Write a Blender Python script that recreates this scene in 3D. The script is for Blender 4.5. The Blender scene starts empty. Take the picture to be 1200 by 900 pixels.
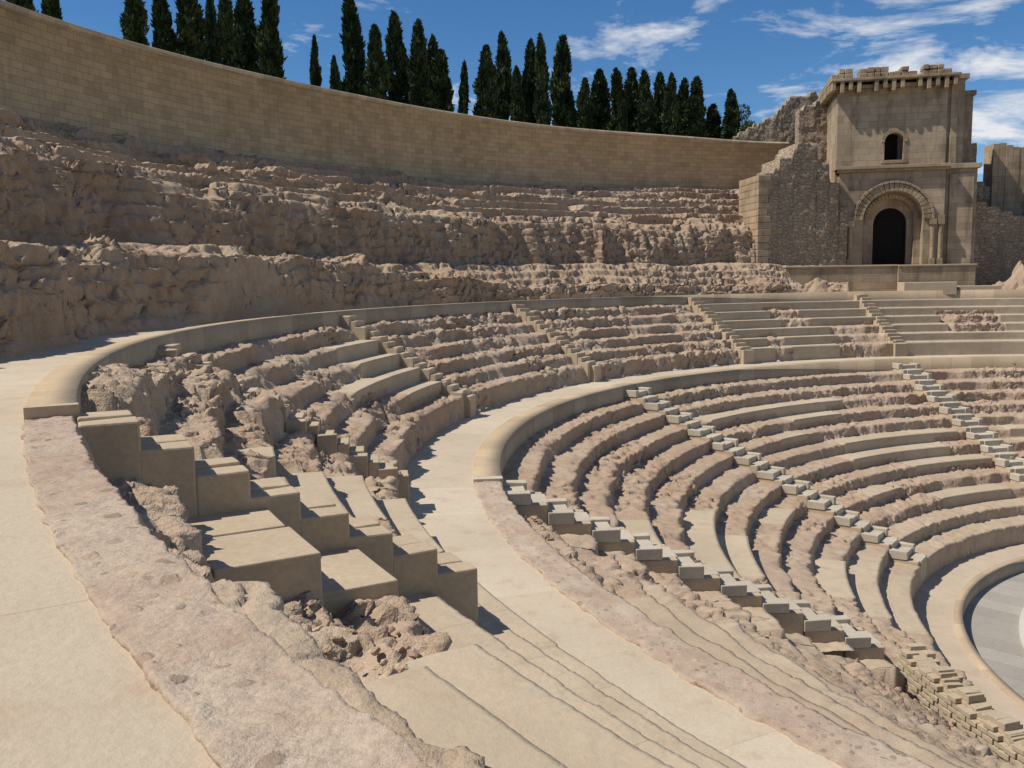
import bpy, numpy as np, math, random
from mathutils import Matrix, Vector
random.seed(4)
rng=np.random.RandomState(7)
CAMX,CAMY,CAMZ=-24.96,-21.13,10.47
# ---------------------------------------------------------------- noise
_perm=rng.permutation(256); _val=rng.rand(256)*2-1
def vnoise(x,y,z,seed=0):
    xi=np.floor(x).astype(np.int64);yi=np.floor(y).astype(np.int64);zi=np.floor(z).astype(np.int64)
    fx=x-xi;fy=y-yi;fz=z-zi
    fx=fx*fx*(3-2*fx);fy=fy*fy*(3-2*fy);fz=fz*fz*(3-2*fz)
    def h(a,b,c): return _val[_perm[(_perm[(_perm[(a+seed*17)&255]+b)&255]+c)&255]]
    r=0
    for dx in (0,1):
        wx=fx if dx else 1-fx
        for dy in (0,1):
            wy=fy if dy else 1-fy
            for dz in (0,1):
                wz=fz if dz else 1-fz
                r=r+wx*wy*wz*h(xi+dx,yi+dy,zi+dz)
    return r
def fbm(x,y,z,wl,octs=4,seed=0,gain=.5):
    a=1;s=0;n=0
    f=1/wl
    for o in range(octs):
        s=s+a*vnoise(x*f+o*3.7,y*f+o*1.3,z*f-o*2.1,seed+o);n+=a;a*=gain;f*=2.03
    return s/n*1.5
def cells(x,y,z,wl,seed=0):
    x=x/wl;y=y/wl;z=z/wl
    xi=np.floor(x).astype(np.int64);yi=np.floor(y).astype(np.int64);zi=np.floor(z).astype(np.int64)
    best=np.full(x.shape,9.);val=np.zeros(x.shape)
    for dx in (-1,0,1):
        for dy in (-1,0,1):
            for dz in (-1,0,1):
                a=xi+dx;b=yi+dy;c=zi+dz
                h=_perm[(_perm[(_perm[(a+seed*13)&255]+b)&255]+c)&255]
                px=a+.5+.42*_val[h];py=b+.5+.42*_val[(h+71)&255];pz=c+.5+.42*_val[(h+149)&255]
                d=np.sqrt((px-x)**2+(py-y)**2+(pz-z)**2)
                m=d<best;best=np.where(m,d,best);val=np.where(m,_val[(h+200)&255],val)
    return best,val
# ---------------------------------------------------------------- mesh helpers
def link(ob):
    bpy.context.scene.collection.objects.link(ob);return ob
def grid_obj(name,X,Y,Z,mat,rub=None,uv=None,flip=False,smooth=False):
    n,m=X.shape
    co=np.stack([X,Y,Z],-1).reshape(-1,3).astype(np.float32)
    idx=np.arange(n*m).reshape(n,m)
    a=idx[:-1,:-1];b=idx[1:,:-1];c=idx[1:,1:];d=idx[:-1,1:]
    q=np.stack([a,b,c,d] if not flip else [a,d,c,b],-1).reshape(-1,4)
    me=bpy.data.meshes.new(name)
    me.vertices.add(n*m);me.vertices.foreach_set('co',co.ravel())
    me.loops.add(q.size);me.loops.foreach_set('vertex_index',q.ravel().astype(np.int32))
    me.polygons.add(len(q));me.polygons.foreach_set('loop_start',(np.arange(len(q))*4).astype(np.int32))
    me.update(calc_edges=True)
    if smooth: me.polygons.foreach_set('use_smooth',np.ones(len(q),bool))
    at=me.attributes.new('rub','FLOAT','POINT')
    at.data.foreach_set('value',(np.zeros(n*m) if rub is None else rub.ravel()).astype(np.float32))
    if uv is not None:
        l=me.uv_layers.new(name='UVMap')
        U=np.stack([uv[0].ravel()[q.ravel()],uv[1].ravel()[q.ravel()]],-1)
        l.data.foreach_set('uv',U.ravel().astype(np.float32))
    me.materials.append(mat);me.validate()
    return link(bpy.data.objects.new(name,me))
class MB:
    def __init__(s): s.v=[];s.f=[];s.r=[];s.m=[]
    def hexa(s,p,mi=0,r=None):
        o=len(s.v);s.v+=[tuple(q) for q in p]
        r=random.random() if r is None else r
        for f in ((0,3,2,1),(4,5,6,7),(0,1,5,4),(1,2,6,5),(2,3,7,6),(3,0,4,7)):
            s.f.append(tuple(o+i for i in f));s.m.append(mi)
        s.r+=[r]*8
    def polar(s,phi,R0,R1,w0,w1,z0,z1,mi=0,j=0):
        a=math.radians(phi);er=(math.cos(a),math.sin(a));et=(-er[1],er[0])
        def P(R,w,z):
            return (er[0]*R+et[0]*w,er[1]*R+et[1]*w,z+random.uniform(-j,j))
        s.hexa([P(R0,w0,z0),P(R1,w0,z0),P(R1,w1,z0),P(R0,w1,z0),P(R0,w0,z1),P(R1,w0,z1),P(R1,w1,z1),P(R0,w1,z1)],mi)
    def arc(s,pa,pb,R0,R1,z0,z1,st=.5,mi=0,z1b=None):
        n=max(1,int((pb-pa)/st));o=len(s.v);r=random.random()
        if z1b is None: z1b=z1
        for i in range(n+1):
            a=math.radians(pa+(pb-pa)*i/n);c,q=math.cos(a),math.sin(a);zz=z1+(z1b-z1)*i/n
            for R,z in ((R0,z0),(R1,z0),(R1,zz),(R0,zz)): s.v.append((R*c,R*q,z))
        s.r+=[r]*(4*(n+1))
        for i in range(n):
            for k in range(4):
                l=(k+1)%4;s.f.append((o+4*i+k,o+4*i+4+k,o+4*i+4+l,o+4*i+l));s.m.append(mi)
        s.f.append((o,o+1,o+2,o+3));s.f.append((o+4*n+3,o+4*n+2,o+4*n+1,o+4*n));s.m+=[mi,mi]
    def prism(s,pts,M,d,mi=0,r=0.5):
        o=len(s.v);n=len(pts)
        for w in (0,d):
            for u,z in pts: s.v.append(tuple(M@Vector((u,w,z))))
        s.r+=[r]*(2*n)
        s.f.append(tuple(o+i for i in range(n)));s.m.append(mi)
        s.f.append(tuple(o+n+i for i in reversed(range(n))));s.m.append(mi)
        for i in range(n):
            k=(i+1)%n;s.f.append((o+i,o+n+i,o+n+k,o+k));s.m.append(mi)
    def box(s,M,u0,u1,w0,w1,z0,z1,mi=0,r=None):
        s.hexa([M@Vector(p) for p in ((u0,w0,z0),(u1,w0,z0),(u1,w1,z0),(u0,w1,z0),(u0,w0,z1),(u1,w0,z1),(u1,w1,z1),(u0,w1,z1))],mi,r)
    def obj(s,name,mats,bevel=0.0,parent=None,smooth=False):
        me=bpy.data.meshes.new(name);me.from_pydata(s.v,[],s.f);me.update()
        at=me.attributes.new('rub','FLOAT','POINT');at.data.foreach_set('value',np.array(s.r,np.float32))
        for m in mats: me.materials.append(m)
        me.polygons.foreach_set('material_index',s.m)
        ob=link(bpy.data.objects.new(name,me))
        if bevel:
            b=ob.modifiers.new('bev','BEVEL');b.width=bevel;b.segments=2;b.limit_method='ANGLE'
        if parent: ob.parent=parent
        return ob
# ---------------------------------------------------------------- materials
class NT:
    def __init__(s,name):
        s.mat=bpy.data.materials.new(name);s.mat.use_nodes=True;s.t=s.mat.node_tree;s.t.nodes.clear()
        s.out=s.t.nodes.new('ShaderNodeOutputMaterial');s.b=s.t.nodes.new('ShaderNodeBsdfPrincipled')
        s.t.links.new(s.b.outputs[0],s.out.inputs[0]);s.b.inputs['Specular IOR Level'].default_value=.15
    def n(s,ty,ins=None,**kw):
        nd=s.t.nodes.new(ty)
        for k,v in kw.items(): setattr(nd,k,v)
        for k,v in (ins or {}).items(): s.set(nd.inputs[k],v)
        return nd
    def set(s,inp,v):
        if isinstance(v,bpy.types.NodeSocket): s.t.links.new(v,inp)
        else:
            if isinstance(v,tuple) and len(v)==3 and inp.type=='RGBA': v=v+(1,)
            inp.default_value=v
    def noise(s,co,scale,detail=6,rough=.6,dist=0):
        return s.n('ShaderNodeTexNoise',{'Vector':co,'Scale':scale,'Detail':detail,'Roughness':rough,'Distortion':dist}).outputs[0]
    def mix(s,f,a,b,bt='MIX'):
        nd=s.n('ShaderNodeMix',data_type='RGBA',blend_type=bt)
        s.set(nd.inputs[0],f);s.set(nd.inputs[6],a);s.set(nd.inputs[7],b);return nd.outputs[2]
    def rng(s,v,a,b,c=0.,d=1.):
        return s.n('ShaderNodeMapRange',{0:v,1:a,2:b,3:c,4:d}).outputs[0]
    def math(s,op,a,b=0.):
        return s.n('ShaderNodeMath',{0:a,1:b},operation=op).outputs[0]
    def bump(s,h,st,dist,nrm=None):
        i={'Height':h,'Strength':st,'Distance':dist}
        if nrm: i['Normal']=nrm
        return s.n('ShaderNodeBump',i).outputs[0]
def seat_mat(name,s1,s2,r1,r2,joint=True,jc=.72):
    m=NT(name);co=m.n('ShaderNodeTexCoord').outputs['Object'];uv=m.n('ShaderNodeTexCoord').outputs['UV']
    rub=m.n('ShaderNodeAttribute',attribute_name='rub').outputs['Fac']
    big=m.noise(co,.35,2);mid=m.noise(co,2.3,4,.65);fine=m.noise(co,24,3,.7)
    sm=m.mix(m.rng(mid,.3,.7),s1,s2)
    sm=m.mix(m.rng(big,.35,.65,0,.6),sm,tuple(c*.84 for c in s2))
    sm=m.mix(m.rng(fine,.35,.75,0,.45),sm,tuple(c*.68 for c in s1))
    sm=m.mix(m.rng(mid,.57,.7,0,.5),sm,(s2[0]*.8,s2[1]*.72,s2[2]*.67))
    rb=m.mix(m.rng(mid,.35,.65),r1,r2)
    rb=m.mix(m.rng(big,.4,.62,0,.6),rb,(r2[0]*.97,r2[1]*.85,r2[2]*.78))
    rb=m.mix(m.rng(fine,.3,.7,0,.6),rb,tuple(c*.55 for c in r1))
    rb=m.mix(m.rng(fine,.55,.68,0,.6),rb,tuple(min(1,c*1.3) for c in r1))
    col=m.mix(rub,sm,rb)
    if joint:
        br=m.n('ShaderNodeTexBrick',{'Vector':uv,'Color1':(1,1,1,1),'Color2':(.93,.92,.9,1),'Mortar':(jc,jc*.95,jc*.9,1),'Scale':1.,'Mortar Size':.006,'Brick Width':2.3,'Row Height':3.0}).outputs[0]
        col=m.mix(m.math('SUBTRACT',1.,rub),col,m.mix(1.,col,br,'MULTIPLY'))
    m.set(m.b.inputs['Base Color'],col);m.b.inputs['Roughness'].default_value=.92
    hh=m.math('ADD',m.math('MULTIPLY',mid,.6),m.math('MULTIPLY',fine,.5))
    st=m.rng(rub,0,1,.25,.9)
    m.set(m.b.inputs['Normal'],m.bump(hh,st,.06))
    return m.mat
def stone_mat(name,c1,c2,c3,brick=None,cell=None,bump=.5,dist=.03,sc=1.,stain=0.):
    m=NT(name);tc=m.n('ShaderNodeTexCoord');co=tc.outputs['Object']
    big=m.noise(co,.3*sc,2);mid=m.noise(co,2.2*sc,4,.65);fine=m.noise(co,18*sc,3,.7)
    col=m.mix(m.rng(mid,.32,.68),c1,c2)
    col=m.mix(m.rng(big,.42,.65,0,.7),col,c3)
    col=m.mix(m.rng(fine,.35,.75,0,.45),col,tuple(c*.6 for c in c2))
    h=m.math('ADD',m.math('MULTIPLY',mid,.5),m.math('MULTIPLY',fine,.35))
    if stain:
        sv=m.n('ShaderNodeMapping',{0:co,3:(1.2,1.2,.28)}).outputs[0]
        col=m.mix(m.rng(m.noise(sv,1.,4,.7),.48,.66,0,stain),col,tuple(c*.42 for c in c2))
    if brick:
        if brick[3]=='UV': v=tc.outputs['UV']
        else:
            sx=m.n('ShaderNodeSeparateXYZ',{0:co}).outputs
            v=m.n('ShaderNodeCombineXYZ',{0:m.math('ADD',sx[0],sx[1]),1:sx[2]}).outputs[0]
        b=m.n('ShaderNodeTexBrick',{'Vector':v,'Color1':(1.08,1.04,1,1),'Color2':(.80,.77,.74,1),'Mortar':(.66,.60,.53,1),'Scale':1.,'Mortar Size':brick[2],'Mortar Smooth':.3,'Bias':-.2,'Brick Width':brick[0],'Row Height':brick[1]}).outputs
        col=m.mix(1.,col,b[0],'MULTIPLY')
        h=m.math('SUBTRACT',h,m.math('MULTIPLY',b[1],.5))
    if cell:
        wob=m.n('ShaderNodeMixRGB',{0:.12,1:co,2:m.n('ShaderNodeTexNoise',{'Vector':co,'Scale':4.,'Detail':1.}).outputs['Color']}).outputs[0]
        mp=m.n('ShaderNodeMapping',{0:wob,3:(1,1,1.7)}).outputs[0]
        vo=m.n('ShaderNodeTexVoronoi',{'Vector':mp,'Scale':cell,'Randomness':.85},feature='DISTANCE_TO_EDGE').outputs[0]
        vc=m.n('ShaderNodeTexVoronoi',{'Vector':mp,'Scale':cell,'Randomness':.85}).outputs['Color']
        g=m.n('ShaderNodeRGBToBW',{0:vc}).outputs[0]
        col=m.mix(m.rng(g,.2,.85,0,.5),col,tuple(c*.6 for c in c3))
        e=m.rng(vo,.0,.07)
        col=m.mix(e,tuple(c*.75 for c in c1),col)
        h=m.math('ADD',h,m.math('MULTIPLY',e,.8))
    m.set(m.b.inputs['Base Color'],col);m.b.inputs['Roughness'].default_value=.93
    m.set(m.b.inputs['Normal'],m.bump(h,bump,dist))
    return m.mat
def rim_mat():
    m=NT('rim_mortar');co=m.n('ShaderNodeTexCoord').outputs['Object']
    mid=m.noise(co,3.5,5,.7);fine=m.noise(co,40,4,.75);big=m.noise(co,1.1,3,.6)
    col=m.mix(m.rng(mid,.35,.65),(.50,.39,.30),(.40,.295,.22))
    col=m.mix(m.rng(big,.45,.6,0,.7),col,(.52,.44,.34))
    col=m.mix(m.rng(fine,.35,.7,0,.6),col,(.28,.205,.155))
    wv=m.n('ShaderNodeMixRGB',{0:.06,1:co,2:m.n('ShaderNodeTexNoise',{'Vector':co,'Scale':14.,'Detail':3.}).outputs['Color']}).outputs[0]
    v=m.n('ShaderNodeTexVoronoi',{'Vector':wv,'Scale':13.,'Randomness':1.}).outputs
    g=m.n('ShaderNodeSeparateColor',{0:v['Color']}).outputs
    siz=m.rng(g[0],.3,1.,0.,.55)
    peb=m.rng(m.math('SUBTRACT',siz,v['Distance']),0.,.12)
    col=m.mix(m.math('MULTIPLY',peb,.65),col,m.mix(m.rng(g[1],.3,.7),(.40,.29,.20),(.23,.165,.12)))
    m.set(m.b.inputs['Base Color'],col);m.b.inputs['Roughness'].default_value=.95
    h=m.math('ADD',m.math('MULTIPLY',fine,.6),m.math('ADD',mid,m.math('MULTIPLY',peb,.3)))
    m.set(m.b.inputs['Normal'],m.bump(h,.9,.02));return m.mat
SAND=(.54,.445,.325);SAND2=(.47,.38,.27)
RB1=(.50,.39,.285);RB2=(.41,.30,.21)
M_seat=seat_mat('seating_stone',SAND,SAND2,RB1,RB2)
M_walk=seat_mat('walkway_stone',(.59,.50,.38),(.53,.44,.33),RB1,RB2,jc=.8)
M_rock=seat_mat('rock_stone',(.42,.31,.215),(.37,.27,.18),(.49,.375,.27),(.36,.26,.178),joint=False)
M_rim=rim_mat()
M_cop=stone_mat('coping_stone',(.50,.41,.29),(.44,.35,.24),(.39,.31,.21),brick=(1.1,9,.008,'UV'),bump=.4)
M_wall=stone_mat('wall_limestone',(.60,.49,.345),(.53,.43,.30),(.47,.375,.255),brick=(.62,.27,.012,'UV'),bump=.35,stain=.25)
M_stair=stone_mat('stair_sandstone',(.53,.43,.305),(.46,.365,.25),(.42,.33,.225),bump=.4)
M_pale=stone_mat('pale_stair_stone',(.56,.49,.39),(.47,.41,.32),(.41,.355,.275),bump=.35)
M_ash=stone_mat('ashlar',(.46,.365,.255),(.39,.305,.205),(.33,.255,.17),brick=(.9,.42,.01,'O'),bump=.6,stain=.6)
M_plast=stone_mat('tower_face',(.50,.41,.295),(.42,.335,.235),(.33,.255,.175),brick=(.8,.4,.008,'O'),bump=.6,stain=.75)
M_rubm=stone_mat('rubble_masonry',(.50,.395,.285),(.42,.325,.23),(.36,.275,.19),cell=3.4,bump=.9,dist=.08,stain=.4)
M_brk=stone_mat('small_block_masonry',(.52,.43,.31),(.45,.37,.26),(.41,.33,.23),bump=.6,dist=.03)
M_orch=stone_mat('orchestra_paving',(.36,.34,.30),(.31,.295,.26),(.39,.365,.325),bump=.2,brick=(1.2,.8,.01,'O'))
M_marble=stone_mat('marble',(.55,.53,.48),(.48,.46,.41),(.50,.48,.43),bump=.1)
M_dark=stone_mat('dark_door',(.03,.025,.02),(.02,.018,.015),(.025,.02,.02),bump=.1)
def plain(name,c,r=.8):
    m=NT(name);m.b.inputs['Base Color'].default_value=c+(1,);m.b.inputs['Roughness'].default_value=r;return m.mat
M_bark=plain('bark',(.07,.05,.035))
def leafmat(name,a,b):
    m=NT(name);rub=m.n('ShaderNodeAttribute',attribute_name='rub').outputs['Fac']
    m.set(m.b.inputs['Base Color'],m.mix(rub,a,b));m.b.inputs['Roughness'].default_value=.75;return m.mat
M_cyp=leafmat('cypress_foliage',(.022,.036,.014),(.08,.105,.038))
M_leaf=leafmat('broadleaf_foliage',(.04,.06,.02),(.10,.14,.04))
M_grnd=stone_mat('ground_soil',(.14,.16,.06),(.10,.13,.04),(.20,.18,.09),bump=.4,sc=.6)
# ---------------------------------------------------------------- polar sheets
def P(R,ph): return R*np.cos(ph),R*np.sin(ph)
def ring(name,prof,p0,p1,step,mat,rubf=None,amp=0.,wl=.4):
    ph=np.radians(np.arange(p0,p1+step*.5,step));K=len(prof)
    pr=np.array(prof,float);R=np.broadcast_to(pr[None,:,0],(len(ph),K)).copy();Z=np.broadcast_to(pr[None,:,1],(len(ph),K)).copy()
    PH=np.broadcast_to(ph[:,None],(len(ph),K))
    rub=np.zeros_like(R) if rubf is None else rubf(np.degrees(PH),R,Z)
    if amp:
        X,Y=P(R,PH)
        R=R+amp*fbm(X,Y,Z,wl,4,3)*1.3;Z=Z+amp*.8*fbm(X,Y,Z,wl,4,9)
    X,Y=P(R,PH)
    s=np.concatenate([[0],np.cumsum(np.hypot(*np.diff(pr,axis=0).T))])
    uv=(PH*pr[:,0].mean(),np.broadcast_to(s[None,:],R.shape))
    return grid_obj(name,X,Y,Z,mat,rub,uv)
def dens(pts,d):
    out=[pts[0]]
    for a,b in zip(pts[:-1],pts[1:]):
        n=max(1,int(math.hypot(b[0]-a[0],b[1]-a[1])/d))
        for i in range(1,n+1): out.append((a[0]+(b[0]-a[0])*i/n,a[1]+(b[1]-a[1])*i/n))
    return out
def seating(name,Rt,Rb,ztop,z0,h,n,zend,ivals,p0,p1,step,nt=12,nr=7,er=1.,seed=0,endf=None):
    ph=np.arange(p0,p1,step);N=len(ph)
    S=np.zeros((n+1,N));D=np.zeros((n+1,N));F=np.zeros((n+1,N))
    for k in range(n+1):
        j=ph+.8*fbm(ph*1.0,ph*0+k*5.3,ph*0,1.1,4,seed+k)
        for (k0,k1,a,b,s,d,f) in ivals:
            if k0<=k<=k1:
                mk=(j>=a)&(j<b);S[k][mk]=s;D[k][mk]=d;F[k][mk]=f
    D[n]=0;F[n]=0
    Rk=np.linspace(Rt,Rb,n+1);zk=[z0-h*k for k in range(n)]+[zend]
    cols=[]
    ee=[np.clip(.35+.25*(er-1)+.9*fbm(ph*.6,ph*0+k*7.1,ph*0+seed,1.3,4,2),0,1.5) for k in range(n+1)]
    def nose(k):
        s=S[k];return Rk[k+1]+s*(.0+.20*er*ee[k]), zk[k]+D[k]
    def zt(k,t):
        s=S[k]
        zz=zk[k]+D[k]-s*(.01+.02*t+.26*er*h*ee[k]*t**4)
        lin=zk[k]+D[k]-h*(t-.5)
        return zz*(1-F[k])+lin*F[k]
    prevR=np.full(N,Rt);prevZ=np.full(N,ztop);prevS=S[0]*0
    for k in range(n+1):
        if k>0:
            prevR,_=nose(k-1);prevZ=zt(k-1,1.0);prevS=S[k-1]
        botR=np.full(N,Rk[k]);botZ=zt(k,0.) if k<n else np.full(N,zend)
        for i in range(nr):
            t=i/(nr-1);
            cols.append((prevR+(botR-prevR)*t,prevZ+(botZ-prevZ)*t,np.maximum(prevS,S[min(k,n-1)]*(t>.5)) if k else S[0]*t))
        if k==n: break
        nR,_=nose(k)
        for i in range(1,nt):
            t=i/nt
            cols.append((Rk[k]+(nR-Rk[k])*t,zt(k,t),S[k]))
    R=np.stack([c[0] for c in cols],1);Z=np.stack([c[1] for c in cols],1);Sx=np.stack([c[2] for c in cols],1)
    PH=np.radians(ph)[:,None]+R*0
    if endf: Z,Sx=endf(np.degrees(PH),R,Z,Sx)
    X,Y=P(R,PH)
    big=np.clip(.8+1.2*fbm(X,Y,Z,2.2,3,71),.3,1.7)
    A=.006+Sx*.066*big*er
    n1=fbm(X,Y,Z,.36,5,11,.8);n2=fbm(X,Y,Z,.34,5,23,.8);n3=fbm(X,Y,Z,.45,4,31,.62)
    cd,cv=cells(X,Y,Z,.26,5)
    blk=(cv*.045+(.45-cd)*.03)*Sx*big*er
    R2=R+A*n1*1.0-blk*.8;Z2=Z+A*n2+blk;PH2=PH+A*.6*n3/R
    R2[:,0]=R[:,0];Z2[:,0]=Z[:,0]
    X,Y=P(R2,PH2)
    s=np.cumsum(np.concatenate([[0],np.hypot(np.diff(R[0]),np.diff(Z[0]))]))
    return grid_obj(name,X,Y,Z2,M_seat,np.clip(Sx*1.1+Sx*cv*.2,0,1),(PH*R.mean(),np.broadcast_to(s[None,:],R.shape)))
U=[207,188.8,164,141.3,118.3,98.3]
A_,B_,C_=184.4,142.5,101.
up=[(0,5,40,240,1,0,0),
 (0,5,40,99,0,0,0),(2,3,85,91,1,0,0),
 (0,5,99,118.5,0,0,0),(3,5,99,105,1,0,0),(1,2,107,110,.8,0,0),(4,5,112,114,.8,0,0),
 (1,4,164,171.5,0,0,0),(3,3,171.5,177,0,0,0),
 (0,1,189,206,1,.15,0),(0,0,196,206,1,.22,0),(1,2,189,194,1,.3,0),(0,0,198.5,203,1,.42,0),
 (2,5,193,207.5,0,-.05,0),(2,3,193,196,1,.1,0),(4,5,199,202,.8,0,0),(2,2,198,200.5,1,.0,0),(1,1,202,207,0,-.1,0),
 (0,5,207,240,.03,-.04,0),(0,0,207,212.5,1,-.1,0),(0,0,212.5,240,.4,-.1,0),(1,1,207,212.6,1,-.3,.0),(1,1,212.6,240,0,-.2,0),(2,2,209.4,211.6,1,-.14,0),(3,5,207,240,.05,-.06,0)]
seating('upper_seating_terrace',31.75,27.5,9.47,9.06,.44,6,6.11,up,60,192,.1,nt=13,nr=9,seed=1,er=1.3)
seating('upper_seating_terrace',31.75,27.5,9.47,9.06,.44,6,6.11,up,191.95,236,.04,nt=22,nr=14,seed=1,er=1.15)
b=MB()
b.arc(207.2,208.4,30.36,31.05,8.0,8.64);b.arc(208.42,209.9,30.33,31.05,8.0,8.63)
b.arc(207.2,209.2,29.62,30.34,7.6,8.2)
b.obj('restored_seat_slab',[M_stair],.012)
lo=[(0,11,40,240,1,0,0),
 (2,2,115,139,0,0,0),(3,3,118,126,0,0,0),(5,5,104,123,0,0,0),(6,6,108,126,0,0,0),(7,7,104,117,0,0,0),(9,9,106,120,0,0,0),(4,4,128,133,0,0,0),(8,8,126,132,.2,0,0),
 (5,7,88,96,0,0,0),(10,11,60,150,.5,0,0),
 (5,5,164,184,0,0,0),(6,6,166,178,0,0,0),(10,11,150,170,.15,0,0),(9,9,158,170,0,0,0),(3,3,176,184,0,0,0),(7,7,150,156,0,0,0),
 (0,11,184.4,240,.35,-.15,0),(0,0,184.4,240,1,-.15,0),(1,1,184.4,195,1,-.1,0),(2,2,184.4,190,1,-.1,0),(3,3,186,194,.8,-.12,0),(4,4,190,240,.5,-.2,.5),(5,5,190,240,.8,-.25,.3),(6,6,184.4,240,.6,-.3,.6),(7,7,188,240,1,-.3,.5),(8,8,188,240,1,-.45,.7),(9,11,186,240,1,-.85,.9)]
def endf(PHd,R,Z,S):
    w=np.clip((PHd-184.4)/.3,0,1)*np.clip((15.6-R)/.2,0,1)
    return Z*(1-w)+.12*w,S*(1-w)+w*.7
seating('lower_seating_terrace',25.3,13.9,6.11,5.62,.44,12,0.,lo,60,188,.1,nt=12,nr=8,seed=5,endf=endf,er=.85)
seating('lower_seating_terrace',25.3,13.9,6.11,5.62,.44,12,0.,lo,187.95,236,.07,nt=13,nr=6,seed=5,endf=endf)
# walkways and copings
ring('upper_walkway',dens([(32.06,9.45),(33.6,9.47)],.4),60,236,.5,M_walk)
ring('middle_walkway',dens([(25.86,6.10),(27.52,6.12)],.4),60,236,.5,M_walk)
ring('upper_coping_kerb',[(32.07,9.4),(32.07,9.56),(31.71,9.56),(31.71,9.0)],60,206.6,.4,M_cop)
ring('middle_coping_kerb',[(25.9,6.05),(25.9,6.17),(25.27,6.17),(25.27,5.5)],60,184.4,.4,M_cop)
ring('upper_masonry_rim',dens([(32.07,9.40),(32.07,9.468),(31.74,9.475),(31.66,9.3),(31.68,8.9)],.012),206.6,236,.02,M_rim,amp=.016,wl=.13)
ring('middle_masonry_rim',dens([(25.9,6.05),(25.9,6.135),(25.3,6.14),(25.24,5.5)],.04),184.4,236,.08,M_rim,amp=.05,wl=.3)
b=MB();b.polar(206.6,31.7,32.08,-.12,.0,8.8,9.562);b.obj('kerb_end_block',[M_stair])
b=MB();b.polar(184.4,25.26,25.91,-.25,.02,5.6,6.2);b.obj('kerb_end_block',[M_pale],.01)
# orchestra
ring('orchestra_terrace',dens([(13.95,.0),(12.66,.0)],.1),40,236,.4,M_walk,lambda a,R,Z:np.ones_like(R)*.35)
ring('orchestra_kerb',[(12.70,-.1),(12.70,.06),(12.45,.06),(12.45,-.45)],0,360,.5,M_cop)
ring('orchestra_floor',[(12.6,-.38),(.01,-.38)],0,360,2,M_orch)
ring('marble_step',[(10.9,-.4),(10.9,-.22),(10.2,-.22),(10.2,-.4)],60,200,.5,M_marble)
# ---------------------------------------------------------------- rock slope
prof=[(33.15,9.30),(33.3,10.2),(33.7,11.05),(34.3,11.2),(36.2,11.3),(36.4,12.3),(36.75,13.3),(37.3,13.75),(38.3,13.85),(38.38,14.35),(39.5,14.42),(39.58,14.95),(40.6,15.0),(40.68,15.5),(41.6,15.55),(41.68,16.0),(42.6,16.05),(42.66,16.35),(43.7,16.4)]
pr=np.array(dens(prof,.045))
ph=np.radians(np.arange(98,238,.085));N=len(ph);K=len(pr)
R=np.repeat(pr[None,:,0],N,0);Z=np.repeat(pr[None,:,1],N,0);PH=np.repeat(ph[:,None],K,1);PD=np.degrees(PH)
X,Y=P(R,PH)
env=np.clip((Z-9.3)/.45,0,1)*np.clip((43.7-R)/.6,0.0,1)
cl=np.exp(-((R-36.7)/.9)**2)
tr=np.clip((R-38.0)/.4,0,1)
tr=tr*np.clip(1.05+1.4*fbm(X,Y,X*0,4.5,2,91),.2,1)
low=np.exp(-((R-34.0)/1.0)**2)*np.clip((150-PD)/15,0,1)
ledge=np.exp(-((R-35.3)/.7)**2)
S1=PH*37
rid=1-np.abs(fbm(S1,R*0,Z*.28,2.6,4,53,.55))*2.2
hol=np.clip(fbm(S1,R*0+5,Z*.6,4.5,2,77)-.2,0,1)*.9
q=(1-.88*tr)*(1-.55*ledge)
crev=1-np.abs(fbm(X,Y,Z*1.4,1.0,5,120,.6))*3.2;crev=np.clip(crev,0,1)**3
R2=R+env*(.9*fbm(X,Y,Z*.3,5,3,50)*(q**.5)-.6*rid*cl+hol*cl+.12*fbm(X,Y,Z*1.6,.55,5,57,.75)*q+.06*fbm(X,Y,Z,.2,3,58,.75)+.13*crev*(.3+.7*q))
Z2=Z-low*.9*env+env*(.42*fbm(X,Y,Z*0,3.2,3,60)*(1-.3*cl)*q+.14*fbm(X,Y,Z,.9,5,63,.75)*q+.055*fbm(X,Y,Z,.22,3,64,.75)-.11*crev*(.3+.7*q))
cd,cv=cells(X,Y,Z*1.5,1.1,7);c2,v2=cells(X,Y,Z*1.6,.34,9)
Z2+=env*(cv*.07*q+v2*.025);R2-=env*(cv*.09*q+v2*.035)
brk=np.clip(fbm(X,Y,Z*.2,1.4,3,99)-.25,0,1)*tr
Z2-=brk*.55
hz=.4;zs=Z2+.15*fbm(X,Y,X*0,3.5,2,131);fr=zs/hz-np.floor(zs/hz);stp=np.clip((fr-.6)/.3,0,1);stp=stp*stp*(3-2*stp)
Z2+=env*.5*((np.floor(zs/hz)+stp)*hz-zs+.16)
nr_=np.clip((PD-203)/6,0,1);Z2=np.where(Z2>9.4,9.4+(Z2-9.4)*(1-.72*nr_),Z2);R2=np.maximum(R2,33.15+.5*nr_)
X,Y=P(R2,PH+env*.12*fbm(X,Y,Z,.7,3,70)/R)
grid_obj('rock_slope',X,Y,Z2,M_rock,np.clip(.85+cv*.15,0,1))
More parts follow.
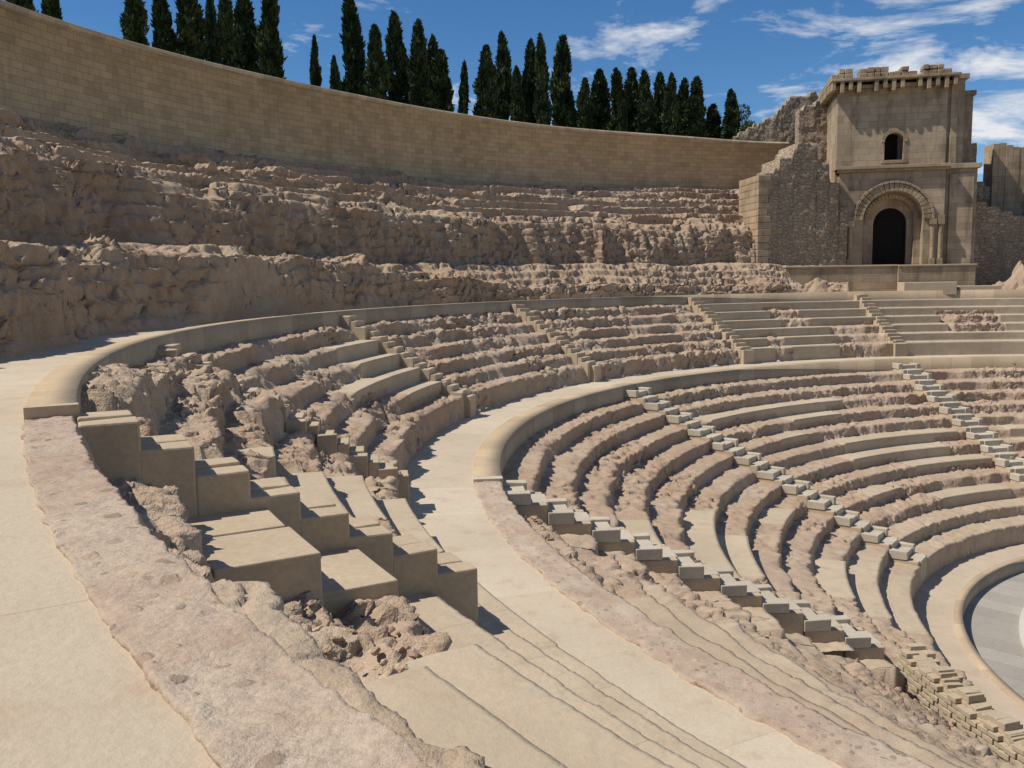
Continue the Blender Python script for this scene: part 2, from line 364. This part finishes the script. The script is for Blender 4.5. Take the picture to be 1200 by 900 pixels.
# ---------------------------------------------------------------- great curved wall
def wt(PD): return 20.2+.32*np.exp(-((PD-143)/17)**2)-.3*np.exp(-((PD-188)/14)**2)-.35*np.exp(-((PD-97)/9)**2)
ph=np.radians(np.arange(97,240,.4));pp=[(43.6,0,15.2),(43.6,1,-.22),(43.5,1,-.22),(43.5,1,0),(44.5,1,0),(44.5,0,15.2)]
R=np.repeat(np.array([[q[0] for q in pp]]),len(ph),0);T=np.degrees(ph)[:,None]
Z=np.concatenate([wt(T)+q[2] if q[1] else T*0+q[2] for q in pp],1);PH=ph[:,None]+R*0;X,Y=P(R,PH)
grid_obj('curved_retaining_wall',X,Y,Z,M_wall,None,(PH*43.6,Z))
b=MB();b.polar(97,43.6,44.5,-.3,.0,15.2,19.7);b.obj('wall_end_block',[M_ash])
# ---------------------------------------------------------------- stairs
def upstair(phi):
    b=MB();Rt=31.7;n=8;dr=(Rt-27.3)/n;dz=.345
    for j in range(n):
        zt=9.40-dz*j
        b.polar(phi,Rt-dr*(j+.5),Rt-dr*j,-.34,.2,zt-.9,zt,j=.01)
        b.polar(phi,Rt-dr*(j+1),Rt-dr*(j+.5),-.34,.2,zt-1.1,zt-dz/2,j=.01)
        b.polar(phi,Rt-dr*(j+.62),Rt-dr*j+.03,.204,.4,zt-.9,zt+random.uniform(-.06,.03),j=.02)
        if random.random()<.7: b.polar(phi,Rt-dr*(j+1),Rt-dr*(j+.624),.204,.38,zt-1.2,zt-.17,j=.02)
    return b.obj('stone_staircase',[M_stair],.015)
for i,p in enumerate(U[1:]): upstair(p)
b=MB();n=8;Rt=31.72;Rb=28.5;dr=(Rt-Rb)/n
for j in range(n):
    zt=9.46-j*.232
    b.polar(207,Rt-dr*(j+1),Rt-dr*j-.003,-.45,-.13,zt-.9,zt,j=.008)
    b.polar(207,Rt-dr*(j+1)-random.uniform(0,.05),Rt-dr*j-.003,-.127,.14,zt-.9,zt-random.uniform(0,.03),j=.012)
    if j>0: b.polar(207,Rt-dr*(j+.5),Rt-dr*j,-.7,-.453,zt-.9,zt-.08,j=.02)
b.obj('stone_staircase',[M_stair],.018)
def lostair(phi,Rb=13.9,zb=0.05):
    b=MB();Rt=25.25;n=12;dr=(Rt-13.9)/n;dz=.44
    for j in range(n):
        r1=Rt-dr*j;r0=r1-dr
        if r0<Rb-.01: break
        z=5.95-dz*j
        b.polar(phi,r0+dr/2,r1,-.38,.38,z-1.,z-.03,j=.012)
        b.polar(phi,r0,r0+dr/2,-.38,.38,z-1.,z-dz/2,j=.012)
        for s in (-1,1):
            a,c=(.385,.62) if s>0 else (-.62,-.385)
            k=random.uniform(-.05,.05)
            b.polar(phi,r0+dr*.42+k,r1+.04,a,c,z-.22,z+.05+random.uniform(-.03,.03),j=.015)
            b.polar(phi,r0+.05,r1+.02,a+.02*(s<0),c-.03,z-.9,z-.224,mi=1,j=.0)
    return b.obj('pale_stone_staircase',[M_pale,M_stair],.018)
lostair(A_,16.2);lostair(B_);lostair(C_)
lostair(60.5)
b=MB()
def wtop(p): return 2.05-.04*(p-184.9)+.08*math.sin(p*2.)
for i in range(22): b.arc(184.9+i,185.9+i,15.7,16.12,-.2,wtop(184.9+i)-.07,1.,0,wtop(185.9+i)-.07)
for l in range(18):
    z=-.1+l*.125
    for i in range(22):
        ph_=184.9+i*1.0+(l%2)*.5
        if z+.12>wtop(ph_)+random.uniform(-.06,.06): continue
        o=random.uniform(-.03,.02)
        b.polar(ph_,15.98,16.25+o,-.132,.132,z,z+.108,j=.008)
        b.polar(ph_+.3,15.6+o,15.84,-.13,.13,z,z+.108,j=.008)
for i in range(60):
    p=random.uniform(185,206);w=random.uniform(.06,.13);b.polar(p,15.72,16.1,-w,w,wtop(p)-.1,wtop(p)+random.uniform(0,.08),j=.02)
b.obj('low_block_wall',[M_brk],.012)
def stones(name,items,mat):
    V=[];Fs=[]
    ico=[(0,0,1),(.894,0,.447),(.276,.851,.447),(-.724,.526,.447),(-.724,-.526,.447),(.276,-.851,.447),(.724,.526,-.447),(-.276,.851,-.447),(-.894,0,-.447),(-.276,-.851,-.447),(.724,-.526,-.447),(0,0,-1)]
    fc=[(0,1,2),(0,2,3),(0,3,4),(0,4,5),(0,5,1),(1,6,2),(2,7,3),(3,8,4),(4,9,5),(5,10,1),(6,7,2),(7,8,3),(8,9,4),(9,10,5),(10,6,1),(11,7,6),(11,8,7),(11,9,8),(11,10,9),(11,6,10)]
    for (p,R,z,s) in items:
        o=len(V);a=math.radians(p);rot=Matrix.Rotation(random.random()*6,3,'Z')@Matrix.Rotation(random.random()*.8,3,'X');sx,sy,sz=random.uniform(.7,1.3),random.uniform(.6,1.1),random.uniform(.4,.7)
        for v in ico:
            q=rot@Vector((v[0]*sx,v[1]*sy,v[2]*sz));q*=s*random.uniform(.8,1.2);V.append((R*math.cos(a)+q.x,R*math.sin(a)+q.y,z+q.z))
        Fs+=[tuple(o+i for i in f) for f in fc]
    me=bpy.data.meshes.new(name);me.from_pydata(V,[],Fs);me.update()
    at=me.attributes.new('rub','FLOAT','POINT');at.data.foreach_set('value',np.ones(len(V),np.float32))
    me.materials.append(mat);ob=link(bpy.data.objects.new(name,me));sb=ob.modifiers.new('s','SUBSURF');sb.levels=sb.render_levels=1;sb.subdivision_type='SIMPLE'
    return ob
it=[]
for i in range(260):
    it.append((random.uniform(207.8,228),random.uniform(31.45,31.66),8.97+random.uniform(-.05,.1),random.uniform(.012,.045)))
for i in range(60): it.append((random.uniform(209.5,213),random.uniform(30.35,31.1),8.34+random.uniform(-.05,.03),random.uniform(.015,.045)))
for i in range(40): it.append((random.uniform(209.6,212),random.uniform(29.75,30.3),8.04+random.uniform(-.05,.03),random.uniform(.015,.045)))
for i in range(120): it.append((random.uniform(210,226),30.28+random.uniform(-.05,.05)+.1*math.sin(i),8.12+random.uniform(-.02,.02),random.uniform(.008,.03)))
for i in range(90): it.append((random.uniform(185,215),random.uniform(24.6,25.15),5.5+random.uniform(-.05,.05),random.uniform(.03,.09)))
for i in range(250): it.append((random.uniform(186,208),random.uniform(16.4,19),.0,random.uniform(.03,.1)))
it=[(p,R,(5.62-.44*((25.3-R)/.95)-.25 if R<20 else z),s) for p,R,z,s in it]
stones('loose_rubble',it,M_rock)
# ---------------------------------------------------------------- tower
def frame(x,y,ang): return Matrix.Translation((x,y,0))@Matrix.Rotation(math.radians(ang),4,'Z')
F=frame(-4.3,36.3,-11.5)
tower=link(bpy.data.objects.new('church_portal_tower',None))
def archpoly(u0,u1,z0,z1,c,r,sp,n=20):
    p=[(u0,z0),(c-r,z0),(c-r,sp)]
    p+=[(c+r*math.cos(math.pi-math.pi*i/n),sp+r*math.sin(math.pi*i/n)) for i in range(1,n)]
    p+=[(c+r,sp),(c+r,z0),(u1,z0),(u1,z1),(u0,z1)]
    return p
def winpoly(b,M,u0,u1,z0,z1,c,r,zs,sp,d,mi=0):
    b.prism(archpoly(u0,u1,zs,z1,c,r,sp),M,d,mi);b.box(M,u0,u1,0,d,z0,zs,mi,.5)
def archring(b,M,c,sp,r0,r1,w0,w1,n=22,mi=0):
    for i in range(n):
        a0=math.pi*i/n+.008;a1=math.pi*(i+1)/n-.008
        q=[(c+r*math.cos(a),sp+r*math.sin(a)) for r,a in ((r0,a0),(r1,a0),(r1,a1),(r0,a1))]
        pts=[];
        for w in (w0,w1):
            for u,z in q: pts.append(M@Vector((u,w,z)))
        b.hexa([pts[i] for i in (0,1,2,3,4,5,6,7)],mi)
Z0=11.0
b=MB();M=F@Matrix.Translation((0,-.5,0))
b.prism(archpoly(0,6.2,Z0,16.85,3.25,1.75,13.9),M,.6);b.obj('portal_wall',[M_plast],.02,tower)
b=MB();b.prism(archpoly(1.2,5.3,Z0,16.5,3.25,1.35,13.9),F@Matrix.Translation((0,.102,0)),.5);b.obj('portal_inner_wall',[M_plast],.02,tower)
b=MB();b.prism(archpoly(1.2,5.3,Z0,16.5,3.3,1.0,13.7),F@Matrix.Translation((0,.604,0)),.5);b.obj('portal_door_frame',[M_plast],.02,tower)
b=MB();archring(b,M,3.25,13.9,1.76,2.2,-.12,.1);archring(b,M,3.25,13.9,2.22,2.36,-.2,.05);archring(b,F,3.25,13.9,1.36,1.6,.0,.1)
b.obj('archivolt',[M_ash],.015,tower)
b=MB()
for c in (.28,.75,5.55,6.0):
    b.box(M,c-.16,c+.16,-.18,.01,Z0,Z0+.5);
    b.box(M,c-.19,c+.19,-.22,.01,13.55,13.9)
    for i in range(10):
        a0=2*math.pi*i/10;a1=2*math.pi*(i+1)/10
        q=[(0,0),(.13*math.cos(a0),.13*math.sin(a0)),(.13*math.cos(a1),.13*math.sin(a1))]
        pts=[M@Vector((c+x,-.06+y,z)) for z in (Z0+.5,13.55) for x,y in (q[0],q[1],q[2],q[0])]
        b.hexa(pts,0,.5)
b.box(M,.0,1.45,-.1,.01,13.9,14.12);b.box(M,5.05,6.2,-.1,.01,13.9,14.12)
b.obj('portal_columns',[M_ash],0,tower)
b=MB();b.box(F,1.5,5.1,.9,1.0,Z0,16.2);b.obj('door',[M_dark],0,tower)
b=MB()
for i in range(9): b.box(F,2.35+i*.22,2.38+i*.22,.8,.83,Z0,14.7)
for z in (12,13,14): b.box(F,2.3,4.3,.775,.797,z,z+.06)
b.obj('iron_gate',[M_dark],0,tower)
b=MB();b.box(M,-.15,6.3,-.2,.7,16.85,17.0);b.box(M,-.25,6.4,-.32,.7,17.003,17.2);b.obj('string_cornice',[M_ash],.02,tower)
b=MB();winpoly(b,F@Matrix.Translation((0,.15,0)),-.1,6.3,17.0,22.0,3.3,.55,17.6,18.7,.6)
b.box(F,-.1,6.3,1.3,6.,Z0,22.0,0,.5)
b.box(F,-.1,.3,.752,1.298,16,22,0,.5);b.box(F,5.9,6.3,.752,1.298,16,22,0,.5);b.obj('upper_wall',[M_plast],.02,tower)
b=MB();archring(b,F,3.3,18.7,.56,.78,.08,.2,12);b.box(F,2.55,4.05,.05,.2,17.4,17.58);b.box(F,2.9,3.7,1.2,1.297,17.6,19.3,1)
b.obj('window_surround',[M_ash,M_dark],.01,tower)
b=MB()
b.box(F,-.3,6.6,-.1,6.2,22.0,22.2)
for i in range(15):
    if i not in (4,9): b.box(F,-.55+i*.5,-.55+i*.5+.24,-.5,.2,21.7 if i%2 else 21.85,22.38)
b.box(F,-.6,6.85,-.55,6.3,22.383,22.55)
x=-.58
while x<6.5:
    w=random.uniform(.3,.5)
    for l in range(2):
        if l==0 or random.random()<.65: b.box(F,x,min(x+w-.03,6.8),-.52+random.uniform(0,.08),.5,22.553+l*.3,22.553+l*.3+random.uniform(.22,.292))
    x+=w*(1.0 if random.random()<.55 else 1.7)
for i in range(12): b.box(F,-.6,-.1,.3+i*.5,.3+i*.5+.24,21.9,22.38)
for i in range(9): b.box(F,-.55,-.0,.6+i*.6,.6+i*.6+.4,22.553,22.553+random.uniform(.15,.5))
b.obj('top_cornice',[M_ash],.03,tower)
b=MB()
b.box(F,6.303,8.1,-.1,2.5,Z0,16.9);b.box(F,6.5,7.9,-.22,-.1,Z0,16.6);b.box(F,6.25,8.25,-.35,2.6,16.903,17.2)
b.box(F,6.303,7.3,.3,3.,17.203,22.3);b.box(F,6.7,7.95,.9,3.6,17.203,21.4);b.box(F,6.5,7.5,.15,3.2,22.303,22.6);b.box(F,6.6,8.1,.8,3.7,21.403,21.7)
b.box(F,6.5,6.9,.15,.3,17.2,22.0)
b.obj('side_buttress',[M_plast],.03,tower)
def jag(name,x,y,ang,pts,d,mat,zb):
    b=MB();M=frame(x,y,ang)
    for (u0,z),(u1,_) in zip(pts[:-1],pts[1:]):
        n=max(1,int((u1-u0)/.35))
        for i in range(n):
            a=u0+(u1-u0)*i/n;c=u0+(u1-u0)*(i+1)/n
            zz=z+(_-z)*(i+.5)/n+random.uniform(-.16,.16)
            b.box(M,a,c,random.uniform(-.03,.03),d,zb,zz,0,.5)
    ob=b.obj(name,[mat],0);return ob
def roughwall(name,x,y,ang,pts,d,mat,zb,amp=.05,wl=.5):
    M=frame(x,y,ang);us=np.arange(pts[0][0],pts[-1][0]+.01,.07)
    top=np.interp(us,[p[0] for p in pts],[p[1] for p in pts])
    st=np.floor(us/.42);hs=np.array([_val[int(v*7+31)&255] for v in st])
    top=np.round((top+hs*.12)/.3)*.3
    nz=70
    vs=np.linspace(0,1,nz);W=[];Zz=[]
    for v in vs: W.append(us*0);Zz.append(zb+(top-zb)*v)
    for v in np.linspace(.1,1,8): W.append(us*0+d*v);Zz.append(top)
    W.append(us*0+d);Zz.append(us*0+zb)
    W=np.stack(W,1);Zz=np.stack(Zz,1);Uu=np.repeat(us[:,None],W.shape[1],1)
    n=fbm(Uu,W,Zz,wl,4,13,.6);cd,cv=cells(Uu,W,Zz*1.5,.36,3)
    W2=W+amp*n-(cv*.03+(.4-cd)*.06);Z2=Zz+amp*.6*fbm(Uu,W,Zz,wl,4,17,.6);U2=Uu+amp*.6*fbm(Uu,W,Zz,wl,3,19)
    U2[0]=Uu[0];U2[-1]=Uu[-1]
    W2=np.concatenate([W2[:1]*0+d,W2,W2[-1:]*0+d],0);Z2=np.concatenate([Z2[:1],Z2,Z2[-1:]],0);U2=np.concatenate([U2[:1],U2,U2[-1:]],0)
    c,s=M[0][0],M[1][0]
    X=x+c*U2-s*W2;Y=y+s*U2+c*W2
    return grid_obj(name,X,Y,Z2,mat,None,flip=False)
roughwall('ruined_wall_wing',-9.3,34.8,6.,[(0,16.7),(.9,16.9),(.95,17.7),(1.8,17.7),(1.85,18.4),(3.3,18.4),(3.35,17.5),(4.1,17.4),(4.15,16.2),(4.8,16.1),(4.85,14.9),(5.4,14.7)],3.0,M_rubm,9.2)
b=MB();M=frame(-9.5,34.8,6.)
for i in range(18): b.box(M,-.25,.4+random.uniform(-.1,.25),-.15+random.uniform(-.03,.02),3.2,9.3+i*.41,9.3+(i+1)*.41-.01)
b.obj('wall_wing_pier',[M_ash],.03)
roughwall('ruined_upper_wall',-8.6,45.6,-4,[(0,20.6),(1.5,21.4),(2.8,21.9),(4.0,23.4),(7,23.6)],1.,M_rubm,14)
roughwall('ruined_upper_wall',-5.4,40.8,-4,[(0,21.6),(1,22.0),(2.2,22.5)],1.,M_rubm,14)
b=MB();M=frame(-8.1,34.15,-5.2)
b.box(M,0,6.6,0,9,8.8,11.02,0,.5);b.box(M,6.61,11.1,-.15,9,8.8,11.0,0,.5);b.box(M,-.05,6.6,-.08,.6,11.022,11.12,1);b.box(M,6.61,11.15,-.22,.6,11.002,11.1,1)
b.obj('stone_plinth_wall',[M_ash,M_stair],.02)
roughwall('ruined_stone_wall',3.5,36.6,-6,[(0,15.3),(1.5,15.0),(3,14.2),(7,14.5),(12,13.5)],1.5,M_rubm,9)
roughwall('ruined_pillar',4.4,38.5,-6,[(0,18.6),(1.1,18.8)],1.5,M_rubm,9)
jag('ruined_pillar',6.6,38.5,-6,[(0,18.9),(2.4,18.6),(3,18.9)],1.5,M_ash,9)
roughwall('ruined_lintel',5.4,38.8,-6,[(0,16.3),(1.4,16.2)],1.2,M_rubm,9)
b=MB();M=frame(-1.8,31.9,-5);b.box(M,0,3.,0,1.2,9.3,10.05);b.box(M,3.2,5.6,.2,1.2,9.3,9.8);b.obj('stone_block',[M_stair],.03)
def heap(name,cx,cy,rx,ry,zb,h,mat,n=90,seed=3):
    u=np.linspace(-1,1,n);X,Y=np.meshgrid(u,u,indexing='ij');r=np.hypot(X,Y);X=cx+X*rx;Y=cy+Y*ry
    cd,cv=cells(X,Y,X*0,.5,seed)
    Z=zb+h*np.clip(1-r**2,0,1)**.7*(.7+.5*fbm(X,Y,X*0,1.2,3,seed)+.35*cv)+.15*fbm(X,Y,X*0,.5,5,seed+1,.6)*np.clip(1.2-r,0,1)-.3*(r>1)
    return grid_obj(name,X,Y,Z,mat,np.ones_like(X))
heap('rubble_mound',6.6,33.6,2.6,1.2,9.3,1.3,M_rock)
heap('rubble_mound',-6.8,33.6,2.2,.7,9.4,.7,M_rock,seed=8)
ring('tower_forecourt',dens([(33.3,9.44),(44,9.46)],.5),30,108,.6,M_walk,lambda a,R,Z:np.ones_like(R)*.6)
# ---------------------------------------------------------------- ground to the horizon
ph=np.radians(np.arange(0,361,1.5));rr=np.array([44.3,46,48,51,56,64,80,110,160,300,700,2000,6000.])
PH,R=np.meshgrid(ph,rr,indexing='ij');PD=np.degrees(PH)
hl=np.clip((PD-88)/8,0,1)*np.clip((262-PD)/10,0,1)
mid=np.clip((PD-35)/8,0,1)*(1-np.clip((PD-88)/8,0,1))
base=-.6+20.0*hl+9.8*mid
prof_=np.interp(R,[44,50,60,80,110,200,6000],[0,.5,1.3,.5,-3,-14,-20.])+1.7*np.exp(-((PD-115)/7)**2)*np.exp(-((R-52)/5)**2)
Zg=np.where(R<160,base+prof_*hl,base*np.clip((300-R)/140,0,1)-1.)
X,Y=P(R,PH);Zg+= .3*fbm(X,Y,X*0,5,3,80)*np.clip((R-44.5)/5,0,1)*(R<200)
grid_obj('ground',X,Y,Zg,M_grnd,smooth=True)
ph=np.radians(np.arange(236,401,2.));rr=np.array([12.6,20,30,44.6]);PH,R=np.meshgrid(ph,rr,indexing='ij');X,Y=P(R,PH)
grid_obj('stage_ground',X,Y,X*0-.12,M_walk,np.ones_like(X)*.5)
# ---------------------------------------------------------------- trees
def crown(name,kind,seed):
    r=np.random.RandomState(seed);b=MB();V=[];Fc=[];Rb=[]
    N=4200 if kind=='cyp' else 5200
    if kind=='cyp':
        t=r.rand(N)**.9;th=r.rand(N)*2*np.pi
        prof=np.interp(t,[0,.06,.25,.55,.8,.93,1],[.25,.7,1,.92,.6,.3,.03])
        lump=.78+.5*fbm(np.cos(th)*1.2+seed,np.sin(th)*1.2,t*9,1.,3,seed)
        rad=.105*prof*lump*(.5+.5*r.rand(N)**.4)
        C=np.stack([rad*np.cos(th)+.014*np.sin(t*5+seed),rad*np.sin(th),.05+.95*t],1);sz=.024
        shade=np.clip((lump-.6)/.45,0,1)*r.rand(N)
    else:
        cs=r.randn(14,3)*[.22,.22,.15]+[0,0,.62]
        k=r.randint(0,14,N);d=r.randn(N,3);d/=np.linalg.norm(d,axis=1)[:,None]
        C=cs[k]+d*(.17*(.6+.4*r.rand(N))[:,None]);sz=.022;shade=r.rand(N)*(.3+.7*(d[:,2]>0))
    for i in range(N):
        c=C[i];s=sz*(.6+.8*r.rand())
        out=np.array([c[0],c[1],.0]);l=np.hypot(c[0],c[1])+1e-6;out/=l
        upv=np.array([0,0,1.])+out*.35+r.randn(3)*.35;upv/=np.linalg.norm(upv)
        sd=np.cross(upv,r.randn(3));sd/=np.linalg.norm(sd)+1e-6
        o=len(V);V+= [tuple(c-sd*s*.4),tuple(c+upv*s*.3+sd*s*.5),tuple(c+upv*s*1.7),tuple(c+upv*s*.4-sd*s*.5)]
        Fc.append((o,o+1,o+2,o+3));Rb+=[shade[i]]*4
    mi=[0]*len(Fc)
    def limb(a,bb,r0,r1):
        a=np.array(a,float);bb=np.array(bb,float);ax=bb-a;ax/=np.linalg.norm(ax);p=np.cross(ax,[.3,.9,.1]);p/=np.linalg.norm(p);q=np.cross(ax,p);o=len(V)
        for c,rad in ((a,r0),(bb,r1)):
            for i in range(7):
                an=2*math.pi*i/7;V.append(tuple(c+rad*(p*math.cos(an)+q*math.sin(an))));Rb.append(0)
        for i in range(7):
            j=(i+1)%7;Fc.append((o+i,o+j,o+7+j,o+7+i));mi.append(1)
    if kind=='cyp':
        limb((0,0,-.06),(0,0,.5),.02,.012);limb((0,0,.5),(0,0,.95),.012,.003)
        for i in range(14):
            z=.1+.05*i;a=r.rand()*6.28;limb((0,0,z),(.06*math.cos(a),.06*math.sin(a),z+.07),.005,.002)
    else:
        limb((0,0,-.05),(0,0,.5),.035,.02)
        for c in cs: limb((0,0,.35),tuple(c),.014,.004)
    me=bpy.data.meshes.new(name);me.from_pydata(V,[],Fc);me.update()
    at=me.attributes.new('rub','FLOAT','POINT');at.data.foreach_set('value',np.array(Rb,np.float32))
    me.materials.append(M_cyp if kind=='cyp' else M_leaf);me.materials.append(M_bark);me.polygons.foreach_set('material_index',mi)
    return me
cyp=[crown('cypress_tree_mesh','cyp',s) for s in (3,5,8,13,21)]
brd=crown('broadleaf_tree_mesh','brd',4)
# cypress row: (bearing on the theatre plan in degrees, distance from centre, tip height, crown width)
trees=[(152.86,47.2,23.97,1.09),(148.74,49.5,25.02,1.11),(148.25,48,25.27,1.44),(143.86,51,26.26,.75),(146.92,46.6,24.7,1.1),(142.21,50,26.68,1.42),(142.75,47.2,26.1,1.18),(137.2,49.5,24.81,.6),(136.83,48,23.49,.6),(132.95,51,28.17,1.49),(134.45,46.6,25.24,1.2),(129.91,50,27.4,1.41),(130.1,47.2,26.28,1.15),(127.18,49.5,26.23,1.11),(127.43,48,24.98,1.31),(123.28,51,25.39,.7),(124.43,46.6,25.29,1.31),
(120.4,50,27.29,1.2),(121.0,47.2,24.5,.9),(118.2,49.5,26.93,1.25),(118.1,48,27.0,.95),(114.2,51,27.94,1.5),(115.0,46.6,24.05,1.),(111.4,50,25.51,1.5),(111.4,47.2,25.03,1.2),(108.7,49.5,25.67,1.4),(108.3,48,25.24,1.1),(105.2,51,25.85,1.3),(106.7,46.6,24.83,1.),(103.5,50,25.25,1.2),(103.9,47.2,24.83,1.3),(101.1,49.5,23.4,1.4),(100.1,48,24.18,1.1),(154.3,51,24.82,.9),(160.6,46.6,23.11,1.),
(112.6,53,24.6,1.4),(107.3,54,25.1,1.6),(102.4,54,24.9,1.5),(109.7,54,24.9,1.4),(125.2,54,26.2,1.3)]
zb=19.2
for i,(p,Rt,zt,w) in enumerate(trees):
    ob=link(bpy.data.objects.new('cypress_tree',cyp[i%5]));a=math.radians(p)
    H=zt-zb;ob.location=(Rt*math.cos(a),Rt*math.sin(a),zb);s=w*1.12/.21;ob.scale=(s,s,H);ob.rotation_euler=(0,0,i*1.7)
for aa,rr_,s_ in ((98.6,49,3.6),(99.8,52,3.4)):
    a=math.radians(aa)
    ob=link(bpy.data.objects.new('broadleaf_tree',brd));ob.location=(rr_*math.cos(a),rr_*math.sin(a),19.0);ob.scale=(s_,s_,s_*1.1);ob.rotation_euler=(0,0,aa)
# ---------------------------------------------------------------- camera, light, world
f,hor,roll=1050.45,329.12,.0144
pit=math.atan((450-hor)/f)
cam=bpy.data.cameras.new('camera');co=link(bpy.data.objects.new('camera',cam));cam.lens=36*f/1200;cam.sensor_width=36;cam.clip_end=20000;cam.clip_start=.05
co.matrix_world=Matrix.Translation((CAMX,CAMY,CAMZ))@Matrix.Rotation(math.pi/2-pit,4,'X')@Matrix.Rotation(-roll,4,'Z')
bpy.context.scene.camera=co
el=math.radians(54);az=math.atan2(-.14,-1.)   # direction TO the sun in xy
sd=Vector((math.cos(el)*math.cos(az),math.cos(el)*math.sin(az),math.sin(el)))
sun=bpy.data.lights.new('sun','SUN');sun.energy=5.0;sun.angle=math.radians(.5);sun.color=(1,.94,.845)
so=link(bpy.data.objects.new('sun',sun));so.rotation_euler=sd.to_track_quat('Z','Y').to_euler()
w=bpy.data.worlds.new('World');bpy.context.scene.world=w;w.use_nodes=True;nt=w.node_tree;nt.nodes.clear()
def nn(ty,ins=None,**kw):
    nd=nt.nodes.new(ty)
    for k,v in kw.items(): setattr(nd,k,v)
    for k,v in (ins or {}).items():
        if isinstance(v,bpy.types.NodeSocket): nt.links.new(v,nd.inputs[k])
        else: nd.inputs[k].default_value=v
    return nd
sky=nn('ShaderNodeTexSky',sky_type='NISHITA');sky.sun_disc=False;sky.sun_elevation=el;sky.sun_rotation=math.pi/2-az
sky.altitude=900;sky.air_density=1.;sky.dust_density=.1;sky.ozone_density=6.
hs=nn('ShaderNodeHueSaturation',{'Saturation':1.18,'Value':1.0,'Color':sky.outputs[0]})
g=nn('ShaderNodeTexCoord').outputs['Generated'];sp=nn('ShaderNodeSeparateXYZ',{0:g}).outputs
zz=nn('ShaderNodeMath',{0:sp[2],1:.12},operation='ADD').outputs[0]
cx=nn('ShaderNodeMath',{0:sp[0],1:zz},operation='DIVIDE').outputs[0];cy=nn('ShaderNodeMath',{0:sp[1],1:zz},operation='DIVIDE').outputs[0]
cv=nn('ShaderNodeCombineXYZ',{0:cx,1:cy}).outputs[0]
n1=nn('ShaderNodeTexNoise',{'Vector':cv,'Scale':2.2,'Detail':7.,'Roughness':.62,'Distortion':.4}).outputs[0]
bias=nn('ShaderNodeMapRange',{0:cx,1:-.6,2:2.2,3:-.04,4:.12}).outputs[0]
n2=nn('ShaderNodeMath',{0:n1,1:bias},operation='ADD').outputs[0]
cf=nn('ShaderNodeMapRange',{0:n2,1:.54,2:.70,3:0.,4:.95}).outputs[0]
mx=nn('ShaderNodeMix',data_type='RGBA');nt.links.new(cf,mx.inputs[0]);nt.links.new(hs.outputs[0],mx.inputs[6]);mx.inputs[7].default_value=(8.2,8.3,8.5,1)
bg=nn('ShaderNodeBackground',{'Color':mx.outputs[2],'Strength':.1});o=nn('ShaderNodeOutputWorld',{0:bg.outputs[0]})
sc=bpy.context.scene;sc.view_settings.view_transform='Standard';sc.view_settings.look='None';sc.view_settings.exposure=0
